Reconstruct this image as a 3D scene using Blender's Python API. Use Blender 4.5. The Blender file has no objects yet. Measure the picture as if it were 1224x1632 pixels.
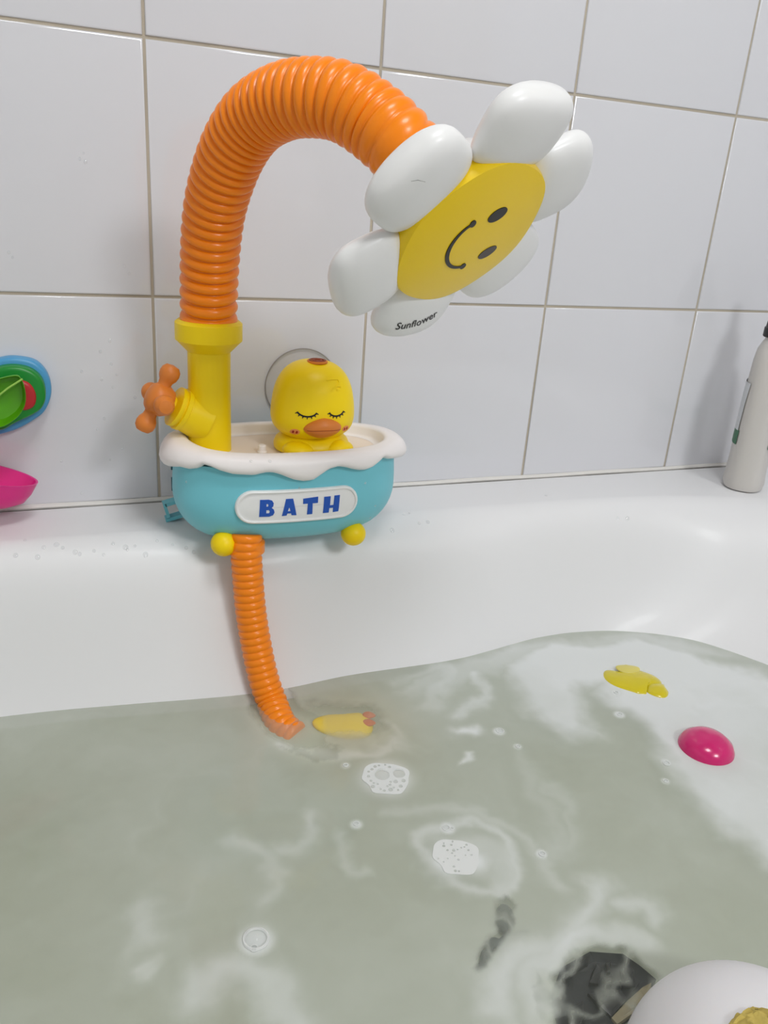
import bpy, bmesh, math, random
import numpy as np
from mathutils import Vector, Matrix
from mathutils.bvhtree import BVHTree
random.seed(7); rng = np.random.RandomState(7)
S = bpy.context.scene; COL = S.collection
PI = math.pi

# ---------------------------------------------------------------- camera (solved from the 20 cm wall tiles)
F = 1286.27
RC = np.array([[0.9331, -0.353, 0.0691], [-0.0688, -0.3638, -0.9289], [0.3531, 0.862, -0.3638]])
u_, s_, v_ = np.linalg.svd(RC); RC = u_ @ v_
CC = np.array([-0.0738, -0.7514, 0.0964])
cd = bpy.data.cameras.new('camera'); cam = bpy.data.objects.new('camera', cd); COL.objects.link(cam)
cd.sensor_fit = 'VERTICAL'; cd.sensor_height = 24.0; cd.sensor_width = 18.0
cd.lens = F / 1632 * 24.0; cd.clip_start = 0.02
cam.matrix_world = Matrix([[RC[0][i], -RC[1][i], -RC[2][i], CC[i]] for i in range(3)] + [[0, 0, 0, 1]])
S.camera = cam

# ---------------------------------------------------------------- world, lamps, exposure
w = bpy.data.worlds.new('world'); S.world = w; w.use_nodes = True
w.node_tree.nodes['Background'].inputs[0].default_value = (0.90, 0.94, 1.0, 1)
w.node_tree.nodes['Background'].inputs[1].default_value = 0.62
def area(name, loc, target, size, power, color):
    l = bpy.data.lights.new(name, 'AREA'); l.shape = 'DISK'; l.size = size; l.energy = power; l.color = color
    o = bpy.data.objects.new(name, l); COL.objects.link(o); o.location = loc
    o.rotation_euler = (Vector(target) - Vector(loc)).to_track_quat('-Z', 'Y').to_euler()
area('ceiling_lamp', (0.72, -2.15, 1.35), (0.15, -0.1, -0.1), 0.60, 37, (0.96, 0.985, 1.0))
area('second_ceiling_lamp', (0.15, -0.85, 1.36), (0.1, -0.3, -0.3), 0.45, 13, (0.97, 0.985, 1.0))
S.view_settings.view_transform = 'Standard'; S.view_settings.look = 'None'
S.view_settings.exposure = -0.50; S.view_settings.gamma = 1.0; S.view_settings.use_curve_mapping = False

# ---------------------------------------------------------------- helpers
def ray(u, v): return np.array([(u - 612) / F, (v - 816) / F, 1.0]) @ RC
def at_y(u, v, y): d = ray(u, v); return CC + d * (y - CC[1]) / d[1]
def at_z(u, v, z): d = ray(u, v); return CC + d * (z - CC[2]) / d[2]
def at_d(u, v, dep): return CC + dep * ray(u, v)
def lin(c):
    if isinstance(c, str): c = [int(c[i:i + 2], 16) / 255 for i in (0, 2, 4)]
    return tuple((x / 12.92 if x <= .04045 else ((x + .055) / 1.055) ** 2.4) for x in c) + (1.0,)
def mat(name, col, rough=.35, coat=0., spec=.5, sss=0., alpha=1., trans=0., noise=0., nscale=20., bump=0., bscale=200., ior=1.5):
    m = bpy.data.materials.new(name); m.use_nodes = True; nt = m.node_tree; b = nt.nodes['Principled BSDF']
    c = lin(col); b.inputs['Base Color'].default_value = c; b.inputs['Roughness'].default_value = rough
    b.inputs['Coat Weight'].default_value = coat; b.inputs['Coat Roughness'].default_value = .08
    b.inputs['Specular IOR Level'].default_value = spec; b.inputs['IOR'].default_value = ior
    b.inputs['Alpha'].default_value = alpha; b.inputs['Transmission Weight'].default_value = trans
    if sss: b.inputs['Subsurface Weight'].default_value = sss; b.inputs['Subsurface Scale'].default_value = .01; b.inputs['Subsurface Radius'].default_value = (1, .6, .4)
    tc = nt.nodes.new('ShaderNodeTexCoord')
    if noise:
        n = nt.nodes.new('ShaderNodeTexNoise'); n.inputs['Scale'].default_value = nscale; n.inputs['Detail'].default_value = 4
        nt.links.new(tc.outputs['Object'], n.inputs['Vector'])
        mx = nt.nodes.new('ShaderNodeMix'); mx.data_type = 'RGBA'
        mx.inputs[6].default_value = tuple(x * (1 - noise) for x in c[:3]) + (1,); mx.inputs[7].default_value = tuple(min(1, x * (1 + noise)) for x in c[:3]) + (1,)
        nt.links.new(n.outputs['Fac'], mx.inputs[0]); nt.links.new(mx.outputs[2], b.inputs['Base Color'])
    if bump:
        n = nt.nodes.new('ShaderNodeTexNoise'); n.inputs['Scale'].default_value = bscale; n.inputs['Detail'].default_value = 3
        nt.links.new(tc.outputs['Object'], n.inputs['Vector'])
        bp = nt.nodes.new('ShaderNodeBump'); bp.inputs['Strength'].default_value = bump; bp.inputs['Distance'].default_value = .001
        nt.links.new(n.outputs['Fac'], bp.inputs['Height']); nt.links.new(bp.outputs['Normal'], b.inputs['Normal'])
    return m
def wl(o):
    L = Vector((0, 0, 0))
    while o: L += o.location; o = o.parent
    return L
def empty(name, loc, label=None, cat=None, group=None):
    o = bpy.data.objects.new(name, None); o.empty_display_size = .02; COL.objects.link(o); o.location = loc
    return tag(o, label, cat, group)
def tag(o, label=None, cat=None, group=None, kind=None):
    if label: o['label'] = label
    if cat: o['category'] = cat
    if group: o['group'] = group
    if kind: o['kind'] = kind
    return o
def obj(name, verts, faces, m, parent=None, loc=None, smooth=True, angle=35, fm=None):
    """one mesh object; verts are world coordinates, stored relative to the parent's origin or to loc"""
    base = wl(parent) if parent else Vector((0, 0, 0))
    if loc is not None: base = Vector(loc)
    me = bpy.data.meshes.new(name)
    vv = np.array(verts, float).reshape(-1, 3) - np.array(base)
    me.from_pydata(vv.tolist(), [], [tuple(int(i) for i in f) for f in faces])
    for mm in (m if isinstance(m, (list, tuple)) else [m]): me.materials.append(mm)
    if fm is not None: me.polygons.foreach_set('material_index', fm)
    bm = bmesh.new(); bm.from_mesh(me); bmesh.ops.remove_doubles(bm, verts=bm.verts, dist=1e-7)
    bmesh.ops.recalc_face_normals(bm, faces=bm.faces); bm.to_mesh(me); bm.free()
    if smooth:
        me.polygons.foreach_set('use_smooth', [True] * len(me.polygons)); me.set_sharp_from_angle(angle=math.radians(angle))
    o = bpy.data.objects.new(name, me); COL.objects.link(o)
    if parent:
        o.parent = parent
        if loc is not None: o.location = base - wl(parent)
    elif loc is not None: o.location = base
    return o
class MB:
    def __init__(s): s.v = []; s.f = []
    def add(s, v, f):
        n = len(s.v); s.v += [tuple(x) for x in v]; s.f += [tuple(i + n for i in q) for q in f]; return s
    def rings(s, R, closed=True, cap0=True, cap1=True):
        N = len(R[0]); V = [p for r in R for p in r]; Fc = []
        for i in range(len(R) - 1):
            for j in range(N if closed else N - 1):
                k = (j + 1) % N; Fc.append((i * N + j, i * N + k, (i + 1) * N + k, (i + 1) * N + j))
        if cap0: Fc.append(tuple(range(N))[::-1])
        if cap1: Fc.append(tuple((len(R) - 1) * N + j for j in range(N)))
        return s.add(V, Fc)
    def box(s, c, d, M=None):
        P = [Vector((x * d[0] / 2, y * d[1] / 2, z * d[2] / 2)) for x in (-1, 1) for y in (-1, 1) for z in (-1, 1)]
        if M: P = [M @ p for p in P]
        P = [p + Vector(c) for p in P]
        return s.add(P, [(0, 1, 3, 2), (4, 6, 7, 5), (0, 4, 5, 1), (2, 3, 7, 6), (0, 2, 6, 4), (1, 5, 7, 3)])
    def lathe(s, prof, c=(0, 0, 0), axis=(0, 0, 1), N=48, sx=1, sy=1, x0=None):
        z = Vector(axis).normalized(); x = Vector(x0) if x0 else z.orthogonal(); x = (x - z * x.dot(z)).normalized(); y = z.cross(x)
        R = [[Vector(c) + x * (r * sx * math.cos(2 * PI * j / N)) + y * (r * sy * math.sin(2 * PI * j / N)) + z * h for j in range(N)] for r, h in prof]
        return s.rings(R, True, prof[0][0] > 1e-6, prof[-1][0] > 1e-6)
    def ball(s, c, r, axes=None, N=24, M=16):
        A = axes or (Vector((1, 0, 0)), Vector((0, 1, 0)), Vector((0, 0, 1)))
        rr = r if isinstance(r, (tuple, list)) else (r, r, r)
        R = []
        for i in range(M + 1):
            t = PI * i / M; R.append([Vector(c) + A[0] * (rr[0] * math.sin(t) * math.cos(2 * PI * j / N)) + A[1] * (rr[1] * math.sin(t) * math.sin(2 * PI * j / N)) + A[2] * (rr[2] * -math.cos(t)) for j in range(N)])
        return s.rings(R, True, False, False)
    def tube(s, pts, r, N=10, caps=True):
        pts = [Vector(p) for p in pts]; rs = r if isinstance(r, (list, tuple, np.ndarray)) else [r] * len(pts)
        R = []; up = None
        for i, p in enumerate(pts):
            t = (pts[min(i + 1, len(pts) - 1)] - pts[max(i - 1, 0)]).normalized()
            up = t.orthogonal().normalized() if up is None else (up - t * up.dot(t)).normalized()
            b = t.cross(up)
            R.append([p + (up * math.cos(2 * PI * j / N) + b * math.sin(2 * PI * j / N)) * rs[i] for j in range(N)])
        return s.rings(R, True, caps, caps)
    def build(s, name, m, parent=None, loc=None, **k): return obj(name, s.v, s.f, m, parent, loc, **k)
def spline(pts, n, closed=False):
    """Catmull-Rom through pts, n samples"""
    P = [np.array(p, float) for p in pts]; m = len(P); out = []
    segs = m if closed else m - 1
    for k in range(n):
        t = k / (n if closed else n - 1) * segs; i = min(int(t), segs - 1); t -= i
        g = (lambda j: P[j % m]) if closed else (lambda j: P[max(0, min(m - 1, j))] if 0 <= j < m else (2 * P[0] - P[1] if j < 0 else 2 * P[-1] - P[-2]))
        a, b, c, d = g(i - 1), g(i), g(i + 1), g(i + 2)
        out.append(.5 * ((2 * b) + (-a + c) * t + (2 * a - 5 * b + 4 * c - d) * t * t + (-a + 3 * b - 3 * c + d) * t ** 3))
    return np.array(out)
def resample(P, n, closed=False):
    P = np.array(P, float); Q = np.vstack([P, P[:1]]) if closed else P
    d = np.r_[0, np.cumsum(np.linalg.norm(np.diff(Q, axis=0), axis=1))]
    t = np.linspace(0, d[-1], n + 1)[:-1] if closed else np.linspace(0, d[-1], n)
    return np.stack([np.interp(t, d, Q[:, k]) for k in range(P.shape[1])], 1)
def spow(x, p): return math.copysign(abs(x) ** p, x)

ZL = -0.191      # top of the tub rim
ZW = -0.321      # water level
XL, XR = -0.82, 0.92

# ---------------------------------------------------------------- materials
M_tile = mat('glazed_tile', 'dcdce0', .10, coat=.3, noise=.012, nscale=6, bump=.04, bscale=14)
M_grout = mat('grout', 'b9af9e', .9, noise=.30, nscale=9, bump=.3, bscale=900)
M_paint = mat('white_paint', 'd8d6d2', .8)
M_floor = mat('floor_tile', 'b5b1aa', .5)
M_tub = mat('white_enamel', 'eaeaeb', .40, spec=.4, coat=.05, bump=.03, bscale=30)
M_orange = mat('orange_plastic', 'ff8b04', .30, coat=.10, spec=.4)
M_dorange = mat('dark_orange_plastic', 'dd8030', .45)
M_yellow = mat('yellow_plastic', 'ffdc06', .40, spec=.35, sss=.08)
M_yface = mat('yellow_face_plastic', 'ffd80c', .36, spec=.4, coat=.08, sss=.05)
M_white = mat('white_plastic', 'f3f3f2', .36, coat=.08)
M_foamw = mat('matte_white_plastic', 'f6f1ef', .42)
M_cream = mat('cream_plastic', 'f1e2d2', .5)
M_teal = mat('teal_plastic', '78ccda', .42, noise=.01)
M_blue = mat('blue_print', '1b55b8', .45)
M_black = mat('black_print', '16120e', .4)
M_grey = mat('dark_grey_print', '3d352c', .4)
M_red = mat('red_print', 'a5201a', .5)
M_blush = mat('blush_print', 'f09a5a', .5)
M_clear = mat('clear_vinyl', 'e5dfd9', .15, alpha=.16, spec=.5)
M_drop = mat('water_drop', 'f4f6f8', .03, alpha=.16, spec=1.0, ior=1.6)
M_skyb = mat('sky_blue_plastic', '4f9fd0', .35)
M_green = mat('green_plastic', '128a2e', .35)
M_lime = mat('lime_translucent', '5cab14', .25, alpha=.93)
M_pink = mat('pink_plastic', 'e8228c', .30, sss=.2)
M_pinkin = mat('pink_inside', 'd13d9a', .35, sss=.2)
M_bottle = mat('grey_white_bottle', 'cfcbc6', .38)
M_bcap = mat('black_cap', '1a1a1c', .45)
M_label = mat('bottle_label', 'd5d8da', .4)
M_lgreen = mat('bottle_label_green', '2f6e4c', .4)

# ---------------------------------------------------------------- setting: room
def wall(name, c, d, m=M_paint): return tag(MB().box(c, d).build(name, m, smooth=False), kind='structure')
wb = wall('wall_back', ((XL + XR) / 2, 0.0263, 0.35), (XR - XL, 0.05, 2.1), M_grout)
wall_l = wall('wall_left', (XL - 0.03, -1.3, 0.35), (0.05, 2.7, 2.1))
wall_r = wall('wall_right', (XR + 0.0263, -1.3, 0.35), (0.05, 2.7, 2.1), M_grout)
wall('ceiling', ((XL + XR) / 2, -1.3, 1.43), (XR - XL + .1, 2.7, 0.05))
wall('floor', ((XL + XR) / 2, -1.3, -0.73), (XR - XL + .1, 2.7, 0.05), M_floor)

def tile_mesh(wd, ht, th=.0012, bv=.0011):
    """glazed tile standing in the xz plane, face to -y, pillowed edges"""
    R = []
    for y, ins in ((th, 0), (bv * .9, 0), (bv * .35, bv * .3), (0.0001, bv * .8), (-.00005, bv * 1.8)):
        a, b = wd / 2 - ins, ht / 2 - ins
        R.append([(-a, y, -b), (a, y, -b), (a, y, b), (-a, y, b)])
    return MB().rings(R)
G = .0024
tm = {}
def place_tile(parent, x0, x1, z0, z1, side=None):
    wd, ht = round(x1 - x0 - G, 5), round(z1 - z0 - G, 5)
    if wd < .01 or ht < .01: return
    key = (wd, ht)
    if key not in tm:
        b = tile_mesh(wd, ht); o = b.build('tile', M_tile, parent, angle=60, loc=(0, 0, 0)); tm[key] = o.data
    else:
        o = bpy.data.objects.new('tile', tm[key]); COL.objects.link(o); o.parent = parent
    j = lambda s: random.uniform(-s, s)
    if side is None: o.location = ((x0 + x1) / 2, j(.0001), (z0 + z1) / 2); o.rotation_euler = (j(.0015), 0, j(.0015))
    else: o.location = (side, (x0 + x1) / 2, (z0 + z1) / 2); o.rotation_euler = (0, 0, -PI / 2)
zs = [ZL + .0015] + [.2 * k for k in range(0, 7)] + [1.4]
xs = [XL + .001] + [.2 * k for k in range(-4, 5)] + [XR - .001]
for i in range(len(xs) - 1):
    for j in range(len(zs) - 1): place_tile(wb, xs[i], xs[i + 1], zs[j], zs[j + 1])
ysd = [-1.2 + .2 * k for k in range(7)]
for i in range(6):
    for j in range(5): place_tile(wall_r, ysd[i], min(ysd[i + 1], -.008), zs[j], zs[j + 1], XR)
# caulk bead along the rim
cb = MB().tube([(x, -.0005, ZL + .0008 + .0003 * math.sin(x * 40)) for x in np.linspace(XL + .005, XR - .005, 90)], .0027, 8)
tag(cb.build('trim_1', mat('caulk', 'e2dfda', .5)), kind='structure')

# ---------------------------------------------------------------- the bath tub
A = [(-.70, -.070), (-.4, -.070), (-.15, -.070), (.06, -.072), (.2, -.072), (.33, -.071), (.45, -.074), (.56, -.085), (.66, -.115), (.735, -.17), (.78, -.25), (.795, -.38), (.78, -.51), (.73, -.60), (.60, -.66), (.3, -.68), (0, -.68), (-.4, -.68), (-.66, -.67), (-.745, -.58), (-.76, -.38), (-.75, -.16)]
W = [(-.66, -.150), (-.4, -.140), (-.15, -.1325), (.055, -.1525), (.153, -.1465), (.264, -.146), (.367, -.129), (.442, -.134), (.505, -.159), (.547, -.197), (.585, -.27), (.605, -.38), (.59, -.49), (.55, -.56), (.46, -.605), (.25, -.62), (0, -.62), (-.35, -.61), (-.58, -.59), (-.66, -.50), (-.68, -.38), (-.675, -.22)]
NT = 440
Ac, Wc = spline(A, NT, True), spline(W, NT, True)
prof = [(0, 0), (.04, -.0002), (.10, -.0012), (.18, -.0035), (.26, -.0075), (.34, -.013), (.41, -.020), (.47, -.029), (.53, -.040), (.60, -.056), (.70, -.078), (.82, -.103), (1, -.130), (1.14, -.155), (1.32, -.20), (1.55, -.25), (1.9, -.285), (2.5, -.30)]
ctr = np.array([0.0, -.38])
def outer(p, ins=0):
    d = p - ctr; bx = (XR - .003 - ins - ctr[0]) if d[0] > 0 else (XL + .003 + ins - ctr[0]); by = (-.0015 - ins - ctr[1]) if d[1] > 0 else (-.76 + ins - ctr[1])
    t = min(bx / d[0] if abs(d[0]) > 1e-9 else 1e9, by / d[1] if abs(d[1]) > 1e-9 else 1e9)
    return ctr + d * t
# spread the top ring: the outer edge follows the rectangle
O = np.array([outer(p) for p in Ac])
rings = [[(p[0], p[1], -.70) for p in O], [(p[0], p[1], ZL - .008) for p in O]]
rings.append([(*outer(p, .003), ZL - .0006) for p in Ac])
for k in (.25, .5, .75): rings.append([(*(outer(p, .006) * (1 - k) + p * k), ZL) for p in Ac])
for s, z in prof:
    if s <= 1: R = Ac + (Wc - Ac) * s
    else: R = Wc + (ctr - Wc) * (s - 1) * .42
    rings.append([(p[0], p[1], ZL + z) for p in R])
tub = MB().rings(rings, cap0=False).build('bathtub', M_tub, angle=50)
tag(tub, 'white enamel bathtub with a wide rounded rim against the tiled wall', 'bathtub')

# ---------------------------------------------------------------- the milky bath water
def dist_poly(X, Y, P, closed):
    D = np.full(X.shape, 9.); P = np.array(P)[:, :2]; n = len(P)
    for i in range(n if closed else n - 1):
        a, b = P[i], P[(i + 1) % n]; d = b - a; L = d @ d + 1e-12
        t = np.clip(((X - a[0]) * d[0] + (Y - a[1]) * d[1]) / L, 0, 1)
        D = np.minimum(D, np.hypot(X - a[0] - t * d[0], Y - a[1] - t * d[1]))
    return D
def inside(X, Y, P):
    P = np.array(P)[:, :2]; n = len(P); I = np.zeros(X.shape, bool)
    for i in range(n):
        a, b = P[i], P[(i + 1) % n]
        c = ((a[1] > Y) != (b[1] > Y)) & (X < (b[0] - a[0]) * (Y - a[1]) / (b[1] - a[1] + 1e-15) + a[0]); I ^= c
    return I
def vnoise(X, Y, sc, seed):
    r = np.random.RandomState(seed); g = r.rand(256, 256)
    x, y = X * sc + 60.3, Y * sc + 60.7; i, j = np.floor(x).astype(int), np.floor(y).astype(int); fx, fy = x - i, y - j
    fx, fy = fx * fx * fx * (fx * (fx * 6 - 15) + 10), fy * fy * fy * (fy * (fy * 6 - 15) + 10)
    q = lambda a, b: g[a % 256, b % 256]
    return (q(i, j) * (1 - fx) + q(i + 1, j) * fx) * (1 - fy) + (q(i, j + 1) * (1 - fx) + q(i + 1, j + 1) * fx) * fy
def fbm(X, Y, sc, seed, o=4): return sum(vnoise(X, Y, sc * 2 ** k, seed + k) * .5 ** k for k in range(o)) / sum(.5 ** k for k in range(o)) - .5
def wz(P): return [at_z(u, v, ZW) for u, v in P]
gx = np.unique(np.r_[np.arange(-.74, -.17, .012), np.arange(-.17, .62, .00155), np.arange(.62, .66, .012)])
gy = np.unique(np.r_[np.arange(-.66, -.575, .01), np.arange(-.575, -.115, .00155)])
GX, GY = np.meshgrid(gx, gy)
wx = GX + .030 * fbm(GX, GY, 16, 11) + .014 * fbm(GX, GY, 50, 12); wy = GY + .030 * fbm(GX, GY, 16, 21) + .014 * fbm(GX, GY, 50, 22)
def smooth(x): x = np.clip(x, 0, 1); return x * x * (3 - 2 * x)
milk_sheen = np.zeros(GX.shape)
def poly(P, soft, amp):
    global milk_sheen
    Pw = wz(P); D = dist_poly(wx, wy, Pw, True) * np.where(inside(wx, wy, Pw), 1, -1); milk_sheen = np.maximum(milk_sheen, amp * smooth(.5 + D / soft))
def stroke(P, wd, amp, warp=True):
    global milk_sheen
    Pw = resample(spline([p[:2] for p in wz(P)], 40), 24); X, Y = (wx, wy) if warp else (GX, GY)
    milk_sheen = np.maximum(milk_sheen, milk_sheen * .5 + amp * np.exp(-(dist_poly(X, Y, Pw, False) / wd) ** 2))
poly([(820, 1062), (880, 1030), (1000, 1021), (1120, 1048), (1240, 1085), (1260, 1400), (1190, 1345), (1120, 1290), (1070, 1255), (1045, 1200), (1020, 1150), (985, 1120), (960, 1085), (935, 1090), (925, 1130), (938, 1168), (895, 1165), (850, 1135), (825, 1095)], .030, .74)  # milky area; along its far edge the tub's reflection is painted in too
poly([(640, 1100), (700, 1070), (820, 1030), (960, 1012), (1060, 1018), (1150, 1040), (1100, 1050), (960, 1030), (840, 1060), (760, 1090), (700, 1110)], .02, .35)  # pale band by the waterline, tub reflection painted into the water colour
stroke([(690, 1345), (700, 1322), (750, 1312), (800, 1335), (812, 1375), (780, 1405), (725, 1405), (692, 1380), (690, 1350)], .006, .50)
stroke([(715, 1372), (735, 1366), (755, 1372)], .012, .95, False)
stroke([(720, 1345), (790, 1360), (770, 1395)], .010, .35)
stroke([(800, 1625), (815, 1560), (855, 1515), (915, 1480), (945, 1430), (950, 1405)], .012, .55)
stroke([(870, 1625), (860, 1570), (900, 1510), (960, 1490), (1030, 1500)], .010, .50)
stroke([(1000, 1440), (1040, 1440), (1065, 1470)], .008, .48)
stroke([(730, 1160), (752, 1164)], .007, .8); stroke([(744, 1200), (746, 1216)], .003, .7)
stroke([(500, 1300), (490, 1345), (440, 1365)], .008, .35); stroke([(370, 1340), (440, 1405), (430, 1440)], .008, .32)
stroke([(335, 1600), (375, 1560), (440, 1600), (485, 1640)], .014, .55); stroke([(225, 1440), (235, 1480)], .008, .3); stroke([(230, 1530), (236, 1545)], .005, .35)
stroke([(450, 1190), (520, 1203), (610, 1195), (640, 1180)], .006, .42); stroke([(600, 1135), (650, 1160), (640, 1190)], .006, .25)
stroke([(640, 1085), (720, 1070), (690, 1120)], .008, .30); stroke([(760, 1080), (775, 1110), (725, 1135)], .006, .45)
stroke([(555, 1330), (560, 1400), (590, 1400)], .005, .28); stroke([(640, 1290), (720, 1290), (840, 1330), (880, 1400)], .006, .25)
stroke([(880, 1250), (910, 1320), (870, 1350)], .007, .22); stroke([(830, 1200), (860, 1260), (890, 1330)], .007, .18)
for P, sx in (((408, 1500), .0085), ((795, 1166), .004), ((825, 1190), .003), ((568, 1314), .0035), ((713, 1320), .005), ((863, 1361), .0035), ((551, 1220), .003), ((615, 1240), .0165), ((987, 1139), .004), ((982, 1104), .004), ((1062, 1215), .004), ((1061, 1245), .003)):
    c = at_z(*P, ZW); milk_sheen = np.maximum(milk_sheen, np.exp(-((np.hypot(GX - c[0], GY - c[1]) / (sx * 1.25)) ** 4)) * (.9 if sx > .003 else .7))
def thin(P, soft, amp):
    global milk_sheen
    Pw = wz(P); D = dist_poly(wx, wy, Pw, True) * np.where(inside(wx, wy, Pw), 1, -1); milk_sheen = milk_sheen * (1 - amp * smooth(.5 + D / soft))
n1 = fbm(wx, wy * 1.4, 9, 41, 5); n2 = fbm(wx * 1.2, wy, 28, 51, 4); rd = 1 - np.abs(fbm(wx, wy, 14, 61, 4)) * 6
milk_sheen = .86 * milk_sheen + .34 * n1 + .10 * n2 + .06 * np.clip(rd, 0, 1) ** 2 * (.5 + n1) + .14
milk_sheen += .10 * smooth((GX - .1) / .3) + .12 * smooth((GY + .32) / .14)  # paler to the right, and to the far wall as painted tub reflection
milk_sheen = np.clip(milk_sheen, 0, 1)
# where the milky film is thin and things below it show through
film = .62 + .34 * milk_sheen
def clear(P, soft, amp, jag=.0):
    global film
    X, Y = GX + jag * fbm(GX, GY, 90, 71), GY + jag * fbm(GX, GY, 90, 81)
    Pw = wz(P); D = dist_poly(X, Y, Pw, True) * np.where(inside(X, Y, Pw), 1, -1); film = film * (1 - amp * smooth(.5 + D / soft))
clear([(395, 1100), (460, 1095), (480, 1125), (515, 1145), (520, 1190), (470, 1195), (425, 1170), (395, 1130)], .008, .62, .004)
clear([(490, 1120), (600, 1125), (615, 1155), (600, 1170), (520, 1172), (490, 1150)], .018, .55, .010)
clear([(450, 1190), (545, 1195), (540, 1212), (470, 1208)], .005, .35, .02)
film0 = film.copy()
clear([(885, 1560), (900, 1530), (945, 1508), (1000, 1512), (1020, 1530), (1045, 1552), (1040, 1600), (1000, 1645), (880, 1645), (900, 1590)], .007, .88, .008)
clear([(790, 1435), (805, 1428), (822, 1440), (820, 1475), (795, 1500), (770, 1540), (755, 1545), (760, 1510), (790, 1480)], .005, .62, .008)
clear([(850, 1580), (870, 1555), (900, 1600), (890, 1640), (860, 1620)], .006, .25, .02)
vein = np.clip(1 - np.abs(fbm(GX + .01 * n1, GY, 44, 131, 3)) * 11, 0, 1)
film = np.clip(film + (film0 - film) * np.clip(.55 * vein + .55 * np.clip(fbm(GX, GY, 30, 141, 3) * 3, 0, 1), 0, .85), 0, 1)
tint = np.clip(np.exp(-(np.hypot(GX - at_z(560, 1150, ZW)[0], (GY - at_z(560, 1150, ZW)[1]) * .8) / .05) ** 2), 0, 1)
nx, ny = len(gx), len(gy)
rip = .00035 * fbm(GX, GY, 22, 91, 3) + .00010 * fbm(GX, GY, 70, 95, 2)
V = np.stack([GX.ravel(), GY.ravel(), (ZW + rip).ravel()], 1)
# keep the sheet inside the tub
Wp = [tuple(p) for p in (Wc + (Wc - ctr) * .012)[::4]]
keep = inside(GX, GY, Wp)
idx = -np.ones(nx * ny, int)
jj, ii = np.meshgrid(np.arange(ny - 1), np.arange(nx - 1), indexing='ij')
q = np.stack([jj * nx + ii, jj * nx + ii + 1, (jj + 1) * nx + ii + 1, (jj + 1) * nx + ii], -1).reshape(-1, 4)
q = q[keep.ravel()[q].any(1)]
used = np.unique(q); idx[used] = np.arange(len(used))
me = bpy.data.meshes.new('bath_water')
me.from_pydata(V[used].tolist(), [], idx[q].tolist())
for nm, arr in (('milk_sheen', milk_sheen), ('film', film), ('tint', tint)):
    a = me.attributes.new(nm, 'FLOAT', 'POINT'); a.data.foreach_set('value', arr.ravel()[used].astype(np.float32))
me.polygons.foreach_set('use_smooth', [True] * len(me.polygons))
bw = bpy.data.objects.new('bath_water', me); COL.objects.link(bw)
tag(bw, 'milky grey-green bath water with white soap swirls filling the tub', 'water')
m = bpy.data.materials.new('milky_water'); m.use_nodes = True; nt = m.node_tree; b = nt.nodes['Principled BSDF']
at = nt.nodes.new('ShaderNodeAttribute'); at.attribute_name = 'milk_sheen'
at2 = nt.nodes.new('ShaderNodeAttribute'); at2.attribute_name = 'film'
at3 = nt.nodes.new('ShaderNodeAttribute'); at3.attribute_name = 'tint'
cr = nt.nodes.new('ShaderNodeValToRGB'); cr.color_ramp.elements[0].color = lin('b9beac'); cr.color_ramp.elements[1].color = lin('e2e5e4')
e = cr.color_ramp.elements.new(.5); e.color = lin('d0d5cc')
nt.links.new(at.outputs['Fac'], cr.inputs[0])
mx = nt.nodes.new('ShaderNodeMix'); mx.data_type = 'RGBA'; mx.inputs[7].default_value = lin('c9b184')
mm = nt.nodes.new('ShaderNodeMath'); mm.operation = 'MULTIPLY'; mm.inputs[1].default_value = .45
nt.links.new(at3.outputs['Fac'], mm.inputs[0]); nt.links.new(mm.outputs[0], mx.inputs[0]); nt.links.new(cr.outputs[0], mx.inputs[6])
nt.links.new(mx.outputs[2], b.inputs['Base Color']); nt.links.new(at2.outputs['Fac'], b.inputs['Alpha'])
b.inputs['Roughness'].default_value = .06; b.inputs['IOR'].default_value = 1.33
me.materials.append(m)
# deeper, opaque water
M_deep = mat('deep_milky_water', 'c2c8b4', .8)
dp = [(p[0], p[1], ZW - .0085) for p in (Wc + (ctr - Wc) * .01)]
obj('deep_water', dp, [tuple(range(len(dp)))], M_deep, bw, smooth=False)

# ---------------------------------------------------------------- the shower toy
TC = (.100, -.095)
toy = empty('bath_shower_toy', (TC[0], TC[1], -.188), 'teal tub-shaped shower toy with an orange arched hose and a white flower head', 'toy')
TA, TB, TN = .0985, .0505, 2.35
def prof_t(z):
    """plan scale (x,y) of the teal body at height z"""
    top, bot = -.108, -.1875
    zr = .042
    if z > bot + zr: s = 0
    else: s = (bot + zr - z) / zr
    k = math.sqrt(max(0, 1 - min(1, s) ** 2))
    up = max(0, (z + .14) / .035)
    ax = TA - .040 * (1 - k) - .0025 * up; by = TB - .030 * (1 - k) - .002 * up
    return ax, by
def plan(t, ax, by, n=TN): return TC[0] + ax * spow(math.cos(t), 2 / n), TC[1] + by * spow(math.sin(t), 2 / n)
N = 96
zz = [-.1153, -.125, -.135, -.1455, -.152, -.158, -.164, -.1695, -.1745, -.179, -.1825, -.185, -.1868, -.18748]
R = []
for z in zz:
    ax, by = prof_t(z); R.append([(*plan(2 * PI * j / N, ax, by), z) for j in range(N)])
ax, by = prof_t(-.1875)
for k in (.75, .4, .05): R.append([(*plan(2 * PI * j / N, ax * k, by * k), -.1876 - .0002 * (1 - k)) for j in range(N)])
R = [[(*plan(2 * PI * j / N, TA * .8, TB * .8), -.1155) for j in range(N)]] + R
body = MB().rings(R).build('tub_body', M_teal, toy, angle=50)
def front_y(x, z, off=0):
    ax, by = prof_t(z); q = min(.999, abs((x - TC[0]) / ax)); return TC[1] - by * (1 - q ** TN) ** (1 / TN) - off
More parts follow.
